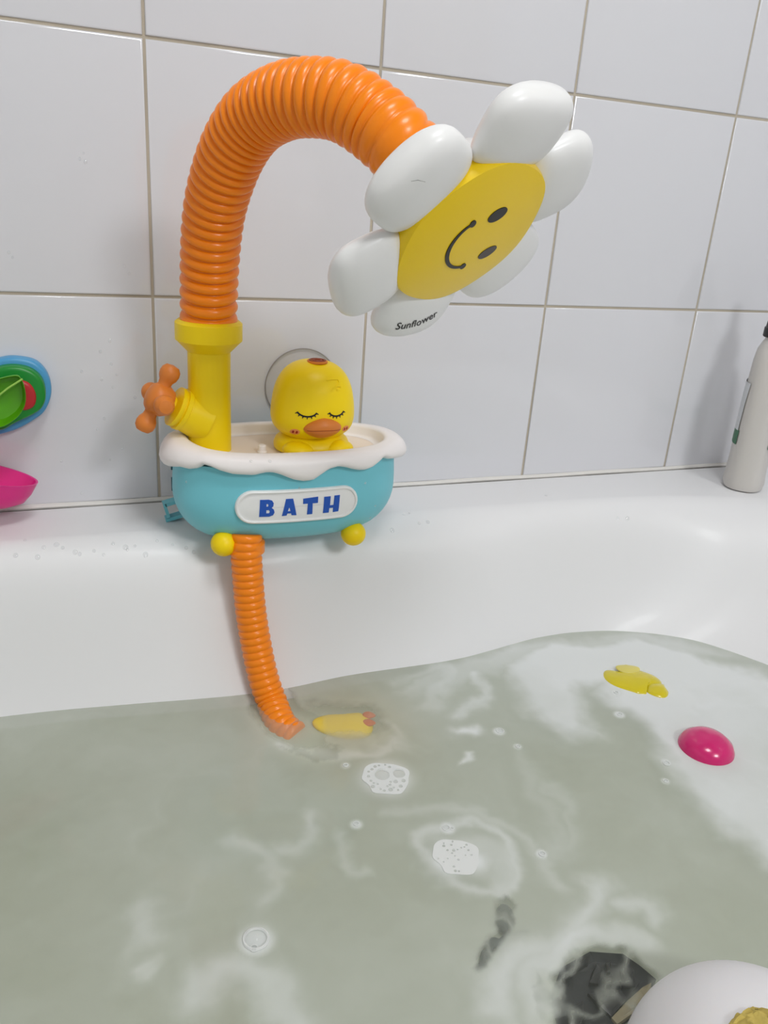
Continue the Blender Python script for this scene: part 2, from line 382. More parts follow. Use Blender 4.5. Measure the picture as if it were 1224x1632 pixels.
# seam slots at the left side
for z in (-.147, -.128):
    MB().box((TC[0] - TA + .0030, -.078, z), (.0040, .0018, .012)).build('slot', mat('slot_shadow', '2c5a66', .6), toy, smooth=False)
# foam collar
drip_px = [(287, 744), (301, 747.5), (313, 746), (324, 739.5), (335, 743), (350, 750), (369, 755.5), (403, 757), (415, 754), (425, 752), (436, 753), (448, 757), (466, 764), (486, 767), (500, 764), (511, 756), (523, 747), (538, 742.5), (550, 744), (561, 747), (572, 749), (583, 748.5), (592, 744), (600, 737), (608, 727), (617, 731)]
def hit_foam(u, v, g=1.035):
    d = ray(u, v); best = None; lo = None
    for t in np.linspace(.5, .85, 1500):
        p = CC + d * t; f = abs((p[0] - TC[0]) / (TA * g)) ** TN + abs((p[1] - TC[1]) / (TB * g)) ** TN
        if f < 1: return p
        if best is None or f < best[0]: best = (f, p)
    return best[1]
dr = []
for u, v in drip_px:
    p = hit_foam(u, v); c = (p[0] - TC[0]) / (TA * 1.035); s = (p[1] - TC[1]) / (TB * 1.035)
    th = math.atan2(spow(s, TN / 2), spow(c, TN / 2)); th = th if th > -PI else th
    dr.append(((th + 2 * PI) % (2 * PI), p[2]))
dr.sort()
dr = [(PI - .12, -.1265)] + [d for d in dr if d[0] > PI + .05 and d[0] < 2 * PI - .02] + [(2 * PI - .01, -.1235)]
dth = [d[0] for d in dr]; dz = [d[1] for d in dr]
def low(t):
    t = t % (2 * PI)
    if dth[0] <= t <= dth[-1]: return float(np.interp(t, dth, dz))
    e = ((t - dth[-1]) % (2 * PI)) / ((dth[0] - dth[-1]) % (2 * PI)); a, c = dz[-1], dz[0]
    return (a * (1 - e) + c * e) + .004 * math.sin(e * PI)
NF = 220; FT = -.1035
cols = []
for j in range(NF):
    t = 2 * PI * j / NF; zl = low(t); endw = abs(math.cos(t)) ** 6
    zt = FT + .0045 * max(0, -math.cos(t)) ** 5 * (1 if True else 0) + .0012 * max(0, math.cos(t)) ** 6
    bulge = .0060 + .0030 * endw; H = max(.006, zt - zl)
    c = []
    for g, z in ((.80, -.1125), (.855, -.1125), (.868, -.1105), (.873, zt - .002), (.882, zt - .0004), (.91, zt + .0006)):
        x, y = plan(t, TA * g, TB * g - (.0 if g < .9 else 0)); c.append((x, y, z))
    x0, y0 = plan(t, TA * .93, TB * .93); nxy = Vector((spow(math.cos(t), 1), spow(math.sin(t), 1) * TA / TB * .7, 0)).normalized()
    for k in range(11):
        a = k / 10; th = a * PI
        z = zt + .0006 - (H + .0004) * (.5 - .5 * math.cos(th)) ** .95
        off = (bulge + .0030) * math.sin(th) ** .62 if 0 < k < 10 else 0
        base = .93 + .055 * min(1, a * 1.6)
        x, y = plan(t, TA * base, TB * base)
        c.append((x + nxy.x * off, y + nxy.y * off, z))
    cols.append(c)
R = [[cols[j][k] for j in range(NF)] for k in range(len(cols[0]))]
foam = MB().rings(R, cap0=False, cap1=False).build('foam_collar', M_foamw, toy, angle=80)
# tray
R = [[(*plan(2 * PI * j / N, TA * g, TB * g), z) for j in range(N)] for g, z in ((.87, -.1126), (.5, -.1128), (.05, -.1128))]
MB().rings(R, cap0=False).build('tray', M_cream, toy)
pg = at_z(418, 709, -.106)
MB().lathe([(.0042, 0), (.0042, .0012), (.0036, .0018), (.0034, .006), (.0028, .0066), (0.0004, .0067)], (pg[0], pg[1], -.1126), N=24).build('peg', M_foamw, toy)
# name plate
plate_c = ((.0469 + .1485) / 2, -.1478); PL, PR = .0385, .0148
def plate_pt(a, c, off):
    x = plate_c[0] + a * .985; z = plate_c[1] + c; return (x, front_y(x, z, off), z)
rows = []
NPp = 80
def pill(inset, off):
    r = max(PR - inset, .0002); out = []
    for j in range(NPp):
        t = 2 * PI * j / NPp; cx = PL if math.cos(t) >= 0 else -PL
        out.append((cx + r * math.cos(t), r * math.sin(t)))
    out = resample(out, NPp, True); return [plate_pt(a, c, off) for a, c in out]
R = [pill(*k) for k in ((0, -.001), (0, .0022), (.0004, .0030), (.0012, .0034), (.0021, .0031), (.0025, .0018), (.005, .0018), (.008, .0018), (.011, .0018), (.0146, .0018))]
plate = MB().rings(R, cap0=False).build('name_plate', M_white, toy, angle=40)
L_ = {
 'B': [[(0, 0), (.62, 0), (.85, .08), (.93, .25), (.88, .42), (.74, .52), (.84, .62), (.86, .8), (.76, .95), (.55, 1), (0.03, 1)], [(.42, .2), (.60, .2), (.64, .3), (.58, .4), (.42, .4)], [(.42, .60), (.52, .60), (.55, .68), (.51, .76), (.42, .76)]],
 'A': [[(0, 0), (.24, 1), (.72, 1), (1, 0), (.66, .02), (.62, .14), (.36, .14), (.32, .02)], [(.38, .27), (.58, .27), (.50, .48), (.45, .48)]],
 'T': [[(.30, 0), (.66, 0), (.64, .66), (1, .66), (1, 1.02), (0, .96), (0, .66), (.32, .66)]],
 'H': [[(0, 0), (.36, 0), (.37, .28), (.62, .28), (.62, 0), (.97, 0.02), (1, 1), (.66, 1), (.63, .44), (.40, .44), (.42, .98), (.02, .98)]]}
def fill(outer_, holes, mapf, off0, off1, dens=.0012):
    """triangulated extruded outline mapped on a surface"""
    bm = bmesh.new(); edges = []
    for L in [outer_] + holes:
        L = np.array(L); n = max(len(L), int(np.linalg.norm(np.diff(np.vstack([L, L[:1]]), axis=0), axis=1).sum() / dens))
        pts = []
        for i in range(len(L)):
            a, b2 = L[i], L[(i + 1) % len(L)]; k = max(1, int(np.linalg.norm(b2 - a) / dens))
            pts += [a + (b2 - a) * s / k for s in range(k)]
        vs = [bm.verts.new((p[0], p[1], 0)) for p in pts]
        edges += [bm.edges.new((vs[i], vs[(i + 1) % len(vs)])) for i in range(len(vs))]
    bmesh.ops.triangle_fill(bm, use_beauty=True, edges=edges)
    bm.verts.index_update(); base = [(v.co.x, v.co.y) for v in bm.verts]; fs = [tuple(v.index for v in f.verts) for f in bm.faces]
    be = [(e.verts[0].index, e.verts[1].index) for e in bm.edges if len(e.link_faces) == 1]; bm.free()
    n = len(base); V = [mapf(a, c, off1) for a, c in base] + [mapf(a, c, off0) for a, c in base]
    return MB().add(V, fs + [tuple(i + n for i in f[::-1]) for f in fs] + [(a, b2, b2 + n, a + n) for a, b2 in be])
lx = [(-.0338, .0135), (-.0148, .0125), (.0030, .0130), (.0212, .0146)]
for ch, (x0, wd) in zip('BATH', lx):
    k = L_[ch]; ht = .0152; sc = [[((p[0] * wd + x0), (p[1] - .5) * ht + (-.0004)) for p in loop] for loop in k]
    fill(sc[0], sc[1:], plate_pt, .0015, .0023).build('letter', M_blue, plate, smooth=False)
# feet
for u, v in ((357, 867), (563, 851)):
    p = at_y(u, v, -.127); MB().ball((p[0], p[1], p[2] + .0004), (.0112, .0112, .0108)).build('foot', M_yellow, toy)
for dx in (-.058, .058):
    MB().ball((TC[0] + dx, -.066, -.1836), (.009, .009, .006)).build('foot', M_yellow, toy)
# bracket at the back left, wall mount and suction cup
bk = at_y(277, 814, -.052)
mb = MB()
for a in ((0, 0, .0075, .016, .010, .003), (0, 0, -.0075, .016, .010, .003), (-.0068, 0, 0, .0028, .010, .014)):
    mb.box((bk[0] + a[0], bk[1] + a[1], bk[2] + a[2] + .002), a[3:], Matrix.Rotation(-.25, 3, 'Y'))
mb.build('bracket', M_teal, toy, smooth=False)
MB().box((TC[0], -.0445, -.140), (.10, .018, .05)).build('mount_plate', M_teal, toy, smooth=False)
sc = (.1375, 0, -.081)
M_cup = M_clear
cup = MB().lathe([(.0362, -.0005), (.0362, -.0016), (.034, -.0022), (.020, -.006), (.009, -.012), (.008, -.020), (.0001, -.020)], (sc[0], -.0002, sc[2]), (0, 1, 0), 64).build('suction_cup', M_cup, toy)
MB().tube([(sc[0] + .0362 * math.cos(a), -.0016, sc[2] + .0362 * math.sin(a)) for a in np.linspace(0, 2 * PI, 73)], .0006, 6).build('cup_edge', mat('cup_edge_grey', '9a948e', .3), cup)
MB().box((sc[0], -.026, -.100), (.014, .012, .05)).build('mount_post', M_teal, toy, smooth=False)

# pipe, collar, valve
px, py = .0338, -.090
pipe = MB().lathe([(.0178, -.115), (.0175, -.09), (.0172, -.060), (.0172, -.028)], (px, py, 0), N=64).build('pipe', M_yellow, toy)
MB().lathe([(.0172, -.0300), (.0180, -.0295), (.0258, -.0215), (.0267, -.0208), (.0267, -.0075), (.0262, -.0068), (.0238, -.0050), (.018, -.0050)], (px, py, 0), N=64).build('pipe_collar', M_yellow, toy, angle=25)
ax_ = Vector((-.86, -.10, .44)).normalized(); c0 = Vector((px, py, -.089))
so = MB().lathe([(.0195, .004), (.0168, .0235), (.0176, .024), (.0176, .0275), (.0156, .0278), (.0156, .0292), (.0166, .0296), (.0166, .0325), (.0070, .0340), (.0068, .041), (.0001, .041)], c0, ax_, 56).build('valve_socket', M_yellow, toy, angle=25)
hc = c0 + ax_ * .0475
uu = Vector((.50, .06, .86)); uu = (uu - ax_ * uu.dot(ax_)).normalized(); vv = ax_.cross(uu)
hb = MB().lathe([(.006, -.0115), (.0105, -.0105), (.0130, -.006), (.0134, .0), (.0128, .004), (.0095, .0075), (.005, .0092), (.0001, .0095)], hc, ax_, 40)
handle = hb.build('valve_handle', M_dorange, toy)
for d in (uu, -uu, vv, -vv):
    kb = MB().lathe([(.0066, .008), (.0052, .0125), (.0056, .0155), (.0074, .0185), (.0082, .0222), (.0076, .0258), (.0052, .0288), (.0001, .0298)], hc, d, 32)
    kb.build('knob', M_dorange, handle)

# corrugated hoses
def hose(name, pts, R0, pitch, depth, m, par, per=12, sharp=.62, NR=40, ext=None):
    C = resample(spline(pts, 400), 3000); L = np.linalg.norm(np.diff(C, axis=0), axis=1); s = np.r_[0, np.cumsum(L)]
    f = s / s[-1]; ph = np.r_[0, np.cumsum(L / np.interp(f[:-1], *zip(*pitch)))]
    n = int(ph[-1]); tot = n * per; tt = np.linspace(0, n, tot + 1)
    P = np.stack([np.interp(tt, ph, C[:, k]) for k in range(3)], 1)
    dp_ = depth if np.isscalar(depth) else np.interp(tt / n, [0, 1], depth)
    r = R0 * (1 - dp_) + R0 * dp_ * np.abs(np.sin(PI * tt)) ** sharp
    return MB().tube(P, list(r), NR).build(name, m, par, angle=180)
D0 = .6437
npts = [(px, py, -.008)]
for u, v, k in [(334, 430, .965), (339, 356, .925), (350, 300, .89), (372, 239, .850), (405, 190, .815), (450, 163, .785), (495, 156, .765), (545, 163, .752), (595, 193, .746), (643, 237, .744)]:
    npts.append(tuple(at_d(u, v, D0 * k)))
npts.append((.1455, -.2545, .1046))
hose('neck_hose', npts, .0226, [(0, .0102), (.25, .0094), (.45, .0074), (.62, .0064), (.8, .0078), (1, .0088)], (.20, .10), M_orange, toy)
lp = [tuple(at_y(393, 850, -.128))] + [tuple(at_y(u, v, y)) for u, v, y in ((392, 872, -.130), (395, 920, -.1335), (400, 975, -.139), (409, 1030, -.147), (420, 1080, -.1575), (433, 1118, -.169))]
e1 = at_z(450, 1148, ZW - .004); e2 = at_z(480, 1172, ZW - .009); lp += [(e1[0], e1[1], ZW - .0095), (e2[0], e2[1], ZW - .0145)]
hose('supply_hose', lp, .01345, [(0, .0066), (1, .0064)], .11, M_orange, toy, per=10, NR=32)
MB().lathe([(.016, 0), (.016, .008), (.0135, .010)], (lp[0][0], lp[0][1] + .002, -.1935), N=32).build('hose_socket', M_orange, toy)

# flower head -------------------------------------------------
FC = Vector((.1573, -.2806, .0826))
FNv = Vector((.3263, -.7205, -.6119)).normalized(); FX = Vector((.7963, -.1393, .5886)); FX = (FX - FNv * FX.dot(FNv)).normalized(); FY = FNv.cross(FX)
def fl(x, y, z): return FC + FX * x + FY * y + FNv * z
def flathe(prof, N=72, m=None, name='x', par=None, hexa=0):
    R = [[fl(r * (1 + hexa * math.cos(6 * (2 * PI * j / N))) * math.cos(2 * PI * j / N), r * (1 + hexa * math.cos(6 * (2 * PI * j / N))) * math.sin(2 * PI * j / N), h) for j in range(N)] for r, h in prof]
    return MB().rings(R, True, prof[0][0] > 1e-6, prof[-1][0] > 1e-6).build(name, m, par, angle=50)
hub = flathe([(.0240, -.036), (.028, -.035), (.042, -.026), (.049, -.016), (.051, -.006), (.048, -.001), (.001, -.001)], m=M_white, name='flower_head', par=toy)
def dome(r): return .0015 + .0125 * math.sqrt(max(0, 1 - (r / .0655) ** 2))
face = flathe([(.0525, -.004), (.0536, .0030), (.0534, .0060)] + [(r, dome(r)) for r in (.0525, .051, .048, .044, .038, .030, .020, .010, .0005)], m=M_yface, name='flower_face', par=hub, hexa=.012)
def petal(ang):
    a = math.radians(ang); er = (math.cos(a), math.sin(a)); et = (-er[1], er[0])
    R = []; K = 26; NN = 40
    for i in range(K + 1):
        u = i / K; e = (max(0, 1 - abs(2 * u - 1) ** 3.1)) ** (1 / 2.4); us = u
        w3 = math.sin(min(1, us * 1.35) * PI / 2)
        rho = .0405 + .0522 * us; hw = (.0322 - .0006 * w3) * e; ht = (.0083 + .0045 * w3) * e; zc = -.0008 - .0004 * us
        ring = []
        for j in range(NN):
            t = 2 * PI * j / NN; x = hw * spow(math.cos(t), .92); z = ht * spow(math.sin(t), .9)
            ring.append(fl(er[0] * rho + et[0] * x, er[1] * rho + et[1] * x, zc + z))
        R.append(ring)
    return MB().rings(R).build('petal', M_white, hub, angle=80)
petals = [petal(a) for a in (107.4, 47.4, -12.6, -72.6, -132.6, 167.4)]
def bvh_of(o):
    me = o.data; L = wl(o); return BVHTree.FromPolygons([v.co + L for v in me.vertices], [tuple(p.vertices) for p in me.polygons])
fb = bvh_of(face)
ua = math.radians(-17.65); eu = (math.cos(ua), math.sin(ua)); es = (math.sin(ua), -math.cos(ua))
def face_pt(s, u, off):
    x, y = eu[0] * u + es[0] * s, eu[1] * u + es[1] * s; r = math.hypot(x, y); return fl(x, y, dome(r) + off + .0002)
def ellipse(cx, cy, a, b2, n=28): return [(cx + a * math.cos(2 * PI * k / n), cy + b2 * math.sin(2 * PI * k / n)) for k in range(n)]
def disc_on(c, a, b2, mapf, m, name, par, off=.0002):
    R = [[mapf(c[0] + a * k * math.cos(2 * PI * j / 28), c[1] + b2 * k * math.sin(2 * PI * j / 28), o_) for j in range(28)] for k, o_ in ((1, -.0004), (1, off), (.66, off), (.33, off), (.02, off))]
    return MB().rings(R, cap0=False).build(name, m, par)
for s, mm_ in ((-.0166, M_black), (.0166, M_grey)): disc_on((s, .0124), .0046, .0072, face_pt, mm_, 'eye', hub)
mo = []; Rm = .0250
arc = [(-.5 + k / 40) for k in range(41)]
pts = [(math.sin(t * 2.75) * .0190 / .981, -.0058 - (math.cos(t * 2.75) - math.cos(1.375)) * .0183) for t in arc]
def stroke_on(pts, wid, mapf, m, name, par, off=.0003):
    P = np.array(pts); T = np.gradient(P, axis=0); T /= np.linalg.norm(T, axis=1)[:, None]; Nn = np.stack([-T[:, 1], T[:, 0]], 1)
    wd = np.array(wid if hasattr(wid, '__len__') else [wid] * len(P))[:, None] / 2; a, b2 = P + Nn * wd, P - Nn * wd; n = len(P)
    R = [[mapf(*a[i], -.0003) for i in range(n)], [mapf(*a[i], off) for i in range(n)], [mapf(*b2[i], off) for i in range(n)], [mapf(*b2[i], -.0003) for i in range(n)]]
    return MB().rings(R, closed=False, cap0=False, cap1=False).build(name, m, par)
stroke_on(pts, [.0016 + .0010 * math.cos(t * PI) for t in arc], face_pt, M_black, 'mouth', hub)
for e_ in (0, -1): disc_on(pts[e_], .0025, .0022, face_pt, M_black, 'mouth_corner', hub, .0003)
stroke_px = [(655, 289), (666, 287), (678, 290)]
pb1 = bvh_of(petals[0])
sv = []
for u, v in stroke_px:
    h = pb1.ray_cast(Vector(CC), Vector(ray(u, v)).normalized())
    if h[0]: sv.append(h[0])
if len(sv) == 3: MB().tube(sv, [.0001, .0002, .0001], 5).build('scratch', mat('scratch_grey', '9a9a98', .7), hub)
# script lettering on the bottom petal
cu = bpy.data.curves.new('txt', 'FONT'); cu.body = 'Sunflower'; cu.size = 1; cu.shear = .45; cu.offset = .012; cu.resolution_u = 3
to = bpy.data.objects.new('txt', cu); tmesh = bpy.data.meshes.new_from_object(to)
tv = np.array([v.co[:] for v in tmesh.vertices]); tf = [tuple(p.vertices) for p in tmesh.polygons]
bpy.data.objects.remove(to)
def project_text(tv, tf, path, hgt, bv, name, m, par, lift=.0003):
    """lay the letters along a pixel path on the petal, by casting rays from a viewpoint onto it"""
    P = resample(np.array(path, float), 60); x0, x1 = tv[:, 0].min(), tv[:, 0].max(); V = []; ok = []
    for x, y, _ in tv:
        f = (x - x0) / (x1 - x0) * 59; i = min(int(f), 58); p = P[i] + (P[i + 1] - P[i]) * (f - i); t = P[min(i + 4, 59)] - P[max(i - 4, 0)]; t = t / np.linalg.norm(t)
        q = p + np.array([t[1], -t[0]]) * (y * hgt * (1 - .25 * f / 59))
        d = Vector(ray(*q)).normalized(); h = bv.ray_cast(Vector(CC), d)
        if h[0] is None: V.append((0, 0, 0)); ok.append(False)
        else: V.append(h[0] + h[1] * (lift if h[1].dot(d) < 0 else -lift)); ok.append(True)
    fs = [f for f in tf if all(ok[i] for i in f)]
    return obj(name, V, fs, m, par, smooth=False)
project_text(tv, tf, [(630, 525), (648, 523), (668, 518), (686, 509), (699, 501)], 15, bvh_of(petals[4]), 'lettering', M_black, hub)

# ---------------------------------------------------------------- duck sitting in the tray
DK = Vector((.1195, -.101, -.1126))
duck = empty('toy_duck', DK, 'yellow toy duck with closed eyes and orange beak sitting in the tray', 'toy')
HW = .0358
hp = [(.0001, .0128), (.45, .0128), (.66, .0140), (.82, .0175), (.935, .0220), (.987, .0275), (1, .0325), (.988, .0400), (.955, .0480), (.905, .0555), (.825, .0622), (.71, .0683), (.555, .0730), (.37, .0760), (.2, .0772), (.06, .0776), (.0001, .0776)]
hps = spline(hp, 60)
R = [[DK + Vector((max(r, .0005) * HW * spow(math.cos(2 * PI * j / 64), .94), max(r, .0005) * HW * .90 * spow(math.sin(2 * PI * j / 64), .94), z)) for j in range(64)] for r, z in hps]
head = MB().rings(R).build('head', M_yellow, duck, angle=80)
bd = [(.9, 0), (.97, .002), (.98, .006), (.93, .010), (.80, .014), (.6, .0165)]
MB().lathe([(r * .0335, z) for r, z in bd], DK, N=56, sy=.92, x0=(1, 0, 0)).build('body', M_yellow, duck)
hv = bvh_of(head)
for sx in (-1, 1):
    c = DK + Vector((sx * .0165 - (.001 if sx < 0 else -.001), -.0215, .0062))
    A_ = (Vector((1, -.35 * sx * -1, 0)).normalized(), Vector((.35 * sx * -1, 1, 0)).normalized(), Vector((0, 0, 1)))
    MB().ball(c, (.0135, .0125, .0068), A_, 28, 18).build('paw', M_yellow, duck)
def headp(x, z, off):
    """point on the duck's face seen from its front"""
    h = hv.ray_cast(DK + Vector((x, -.2, z)), Vector((0, 1, 0)))
    p, n = h[0], h[1]
    if n.y > 0: n = -n
    return p + n * off
bc = .0008
# beak
bz = .0262
R = []
for i in range(13):
    t = PI * i / 12; k = math.sin(t); zc = math.cos(t)
    R.append([None] * 36)
    for j in range(36):
        a = 2 * PI * j / 36; ex = .0166 * spow(math.cos(a), 1.3); ez = .0094 * spow(math.sin(a), 1.15)
        kk = math.sin(PI / 2 * i / 12); x = bc + ex * kk; z = bz + ez * kk
        y = headp(x, z, 0).y - .0075 * (1 - kk ** 2.2) ** .5 * (1.0 + .0 * math.cos(a)) + .0005
        R[i][j] = (DK.x + x - 0 * DK.x if False else DK.x + x, y, DK.z + z)
beak = MB().rings(R[::-1]).build('beak', M_dorange, duck, angle=80)
bb = bvh_of(beak)
def bp_(x, z, off):
    h = bb.ray_cast(Vector((DK.x + x, DK.y - .2, DK.z + z)), Vector((0, 1, 0)))
    return (h[0] if h[0] else headp(x, z, 0)) + Vector((0, -off, 0))
stroke_on([(bc - .0145 + .029 * k / 20, bz - .0002 + .0012 * math.sin(PI * k / 20) - .0006) for k in range(21)], .0005, bp_, mat('beak_line', 'a8480e', .5), 'mouth_line', duck, .0003)
for ex in (-.0132, .0118):
    w_ = .0080 if ex < 0 else .0072
    ar = [(ex + w_ * math.sin(t), .0405 - .0050 * math.cos(t) ** 1.0 + .0012) for t in np.linspace(-1.25, 1.25, 17)]
    eye = stroke_on(ar, .0013, headp, M_black, 'closed_eye', duck, .00035)
    for t in np.linspace(-1.15, 1.15, 7):
        x0, z0 = ex + w_ * math.sin(t), .0405 - .0050 * math.cos(t) + .0012; dx, dz_ = math.sin(t) * .9, -math.cos(t)
        stroke_on([(x0 + dx * .0021 * k / 3, z0 + dz_ * .0021 * k / 3) for k in range(4)], [.0010, .0009, .0008, .0005], headp, M_black, 'eyelash', eye, .00035)
for ex, ez in ((-.0215, .0225), (.0222, .0240)):
    ch = disc_on((ex, ez), .0036, .0027, headp, M_blush, 'cheek', duck, .0003)
    for k in (-1, 1): disc_on((ex + k * .0013, ez), .0008, .0013, headp, M_red, 'cheek_mark', ch, .0005)
# embossed tuft
stroke_on([(.0035, .0655), (.0085, .0660), (.0140, .0655), (.0150, .0630), (.0115, .0600), (.0070, .0575)], .0009, headp, M_yellow, 'tuft', duck, .0006)
stroke_on([(.0085, .0590), (.0125, .0605), (.0165, .0600), (.0150, .0580), (.0120, .0575)], .0009, headp, M_yellow, 'tuft', duck, .0006)
# nozzle on the crown
nzc = DK + Vector((.001, -.005, .0768))
nz = MB().lathe([(.0086, -.0006), (.0086, .0008), (.0078, .0012), (.0066, .0006), (.0001, .0004)], nzc, N=40).build('nozzle', mat('nozzle_orange', 'e0821e', .5), duck)
for r0 in (.0064, .0035): MB().tube([nzc + Vector((r0 * math.cos(a), r0 * math.sin(a), .0010)) for a in np.linspace(0, 2 * PI, 37)], .0009, 8).build('nozzle_ring', mat('nozzle_dark', '8d3a12', .5), nz)

# ---------------------------------------------------------------- toys stuck on the wall at the left
def wallprof(name, P, y0, y1, m, par, rnd=.003, zoom=1):
    """rounded slab whose outline is given as (x,z) points on the wall"""
    C = spline(P, 90, True); c = C.mean(0); r = np.linalg.norm(C - c, axis=1).mean()
    R = []
    for y, ins in ((y0, 0), (y1 + rnd, 0), (y1 + rnd * .4, rnd * .25), (y1 + rnd * .1, rnd * .6), (y1, rnd * 1.2), (y1 - .0002, r * .5), (y1 - .0004, r * .97)):
        k = 1 - ins / r; R.append([(c[0] + (p[0] - c[0]) * k, y, c[1] + (p[1] - c[1]) * k) for p in C])
    return MB().rings(R).build(name, m, par)
def wp(P, y): return [tuple(at_y(u, v, y)[[0, 2]]) for u, v in P]
wt = empty('wall_water_toy', (-.125, 0, -.085), 'blue and green wall toy with a red button and a lime scoop, left edge', 'toy')
wallprof('back_plate', wp([(30, 568), (58, 575), (76, 595), (82, 622), (74, 648), (58, 664), (20, 684), (-25, 690), (-50, 660), (-50, 610), (-25, 580), (5, 569)], -.004), -.0004, -.012, M_skyb, wt)
wallprof('green_disc', wp([(28, 584), (52, 591), (68, 607), (73, 630), (68, 648), (54, 660), (25, 674), (0, 686), (-30, 680), (-45, 640), (-30, 600), (0, 586)], -.022), -.011, -.024, M_green, wt)
wallprof('red_button', wp([(34, 606), (48, 612), (57, 627), (57, 643), (50, 652), (36, 655), (22, 645), (18, 625), (24, 610)], -.026), -.023, -.0265, mat('red_plastic', 'c0242c', .4), wt)
# lime scoop: an open half-cup
C = spline(wp([(24, 598), (34, 604), (40, 620), (41, 640), (35, 656), (22, 670), (0, 681), (-30, 678), (-45, 650), (-35, 620), (-10, 606)], -.044), 60, True); c = C.mean(0)
R = [[(c[0] + (p[0] - c[0]) * k, y, c[1] + (p[1] - c[1]) * k) for p in C] for y, k in ((-.026, .45), (-.029, .72), (-.034, .9), (-.040, .98), (-.044, 1.0), (-.0448, .985), (-.044, .955), (-.040, .93), (-.034, .82), (-.031, .5), (-.030, .1))]
sc_ = MB().rings(R).build('scoop', M_lime, wt)
r1, r2 = at_y(36, 604, -.0455), at_y(-14, 640, -.0455)
MB().tube([r1, (r1 + r2) / 2 + np.array([.001, -.001, .002]), r2], .0008, 8).build('rib', mat('lime_rib', '9ccc5a', .3), sc_)
wk = wp([(-10, 622), (2, 634)], -.0)
# pink cup
pk = empty('pink_wall_cup', (-.128, 0, -.15), 'bright pink boat-shaped cup on the tiles under the green toy, left edge', 'cup')
def cup_ring(cx, cy, cz, a, b2, n=48):
    return [(cx + a * spow(math.cos(2 * PI * j / n), 1) * (1 + .10 * math.cos(2 * PI * j / n)), cy + b2 * spow(math.sin(2 * PI * j / n), 1), cz) for j in range(n)]
pr_ = at_y(60, 752, -.030); XE = pr_[0]; ZR = pr_[2]
cx = XE - .052
def tl(R, s=.26): return [(x, y, z - (x - cx) * s) for x, y, z in R]
R = [tl(cup_ring(cx, -.034, ZR + z, a, b2)) for a, b2, z in ((.012, .008, -.0235), (.025, .016, -.0215), (.036, .022, -.015), (.042, .026, -.006), (.0465, .0285, .004), (.0472, .0290, .0055), (.0455, .0275, .0052), (.0445, .0265, .003), (.040, .0235, -.004), (.033, .019, -.012), (.02, .012, -.0165), (.002, .001, -.0175))]
MB().rings(R).build('cup_shell', M_pink, pk)
MB().box((cx, -.004, ZR - .004), (.03, .006, .018)).build('wall_mount', M_pink, pk, smooth=False)

# ---------------------------------------------------------------- bottle on the rim
b0 = Vector(at_z(1183, 772, ZL)); b0.y = min(b0.y, -.040)
bt = empty('bottle', b0, 'grey-white squeeze bottle with a black cap standing on the rim, right edge', 'bottle')
rot = math.radians(43)
def bl(x, y, z): return b0 + Vector((x * math.cos(rot) - y * math.sin(rot), x * math.sin(rot) + y * math.cos(rot), z))
BS = 1.075
bp2 = [(.030, .0185, .0), (.034, .0215, .0015), (.0355, .0228, .006), (.035, .0222, .014), (.034, .0215, .03), (.0335, .0212, .06), (.0325, .0208, .09), (.030, .0204, .115), (.026, .0198, .135), (.022, .0182, .147), (.0165, .0150, .154), (.0150, .0128, .158), (.0140, .0125, .159), (.0140, .0125, .163)]
bp2 = [(a, c, z * BS) for a, c, z in bp2]
R = [[bl(a * spow(math.cos(2 * PI * j / 56), .8), c * spow(math.sin(2 * PI * j / 56), .8), z) for j in range(56)] for a, c, z in bp2]
MB().rings(R).build('bottle_body', M_bottle, bt)
R = [[bl(a * math.cos(2 * PI * j / 40), a * .92 * math.sin(2 * PI * j / 40), z + .012) for j in range(40)] for a, z in ((.0165, .160), (.0175, .161), (.0175, .170), (.0162, .171), (.0152, .180), (.0130, .187), (.0085, .192), (.0066, .197), (.0056, .213), (.0045, .222), (.0004, .2235))]
MB().rings(R).build('cap', M_bcap, bt, angle=30)
def side_patch(z0, z1, x0, x1, off, m, name, sgn):
    rows = []
    for i in range(9):
        z = z0 + (z1 - z0) * i / 8; a = np.interp(z, [k[2] for k in bp2], [k[0] for k in bp2]); c = np.interp(z, [k[2] for k in bp2], [k[1] for k in bp2]); row = []
        for j in range(9):
            x = x0 + (x1 - x0) * j / 8; q = min(.999, abs(x / a)); y = c * (1 - q ** 2.5) ** (1 / 2.5) + off; row.append(bl(x, sgn * y, z))
        rows.append(row)
    rows2 = [[p + (b0 - p).normalized() * 0 + Vector((0, 0, 0)) for p in r] for r in rows]
    return MB().rings(rows, closed=False, cap0=False, cap1=False).build(name, m, bt)
for sgn in (-1, 1):
    side_patch(.068, .122, -.024, .024, .0012, M_label, 'label', sgn); side_patch(.052, .0685, -.026, .026, .0010, M_lgreen, 'label_band', sgn)

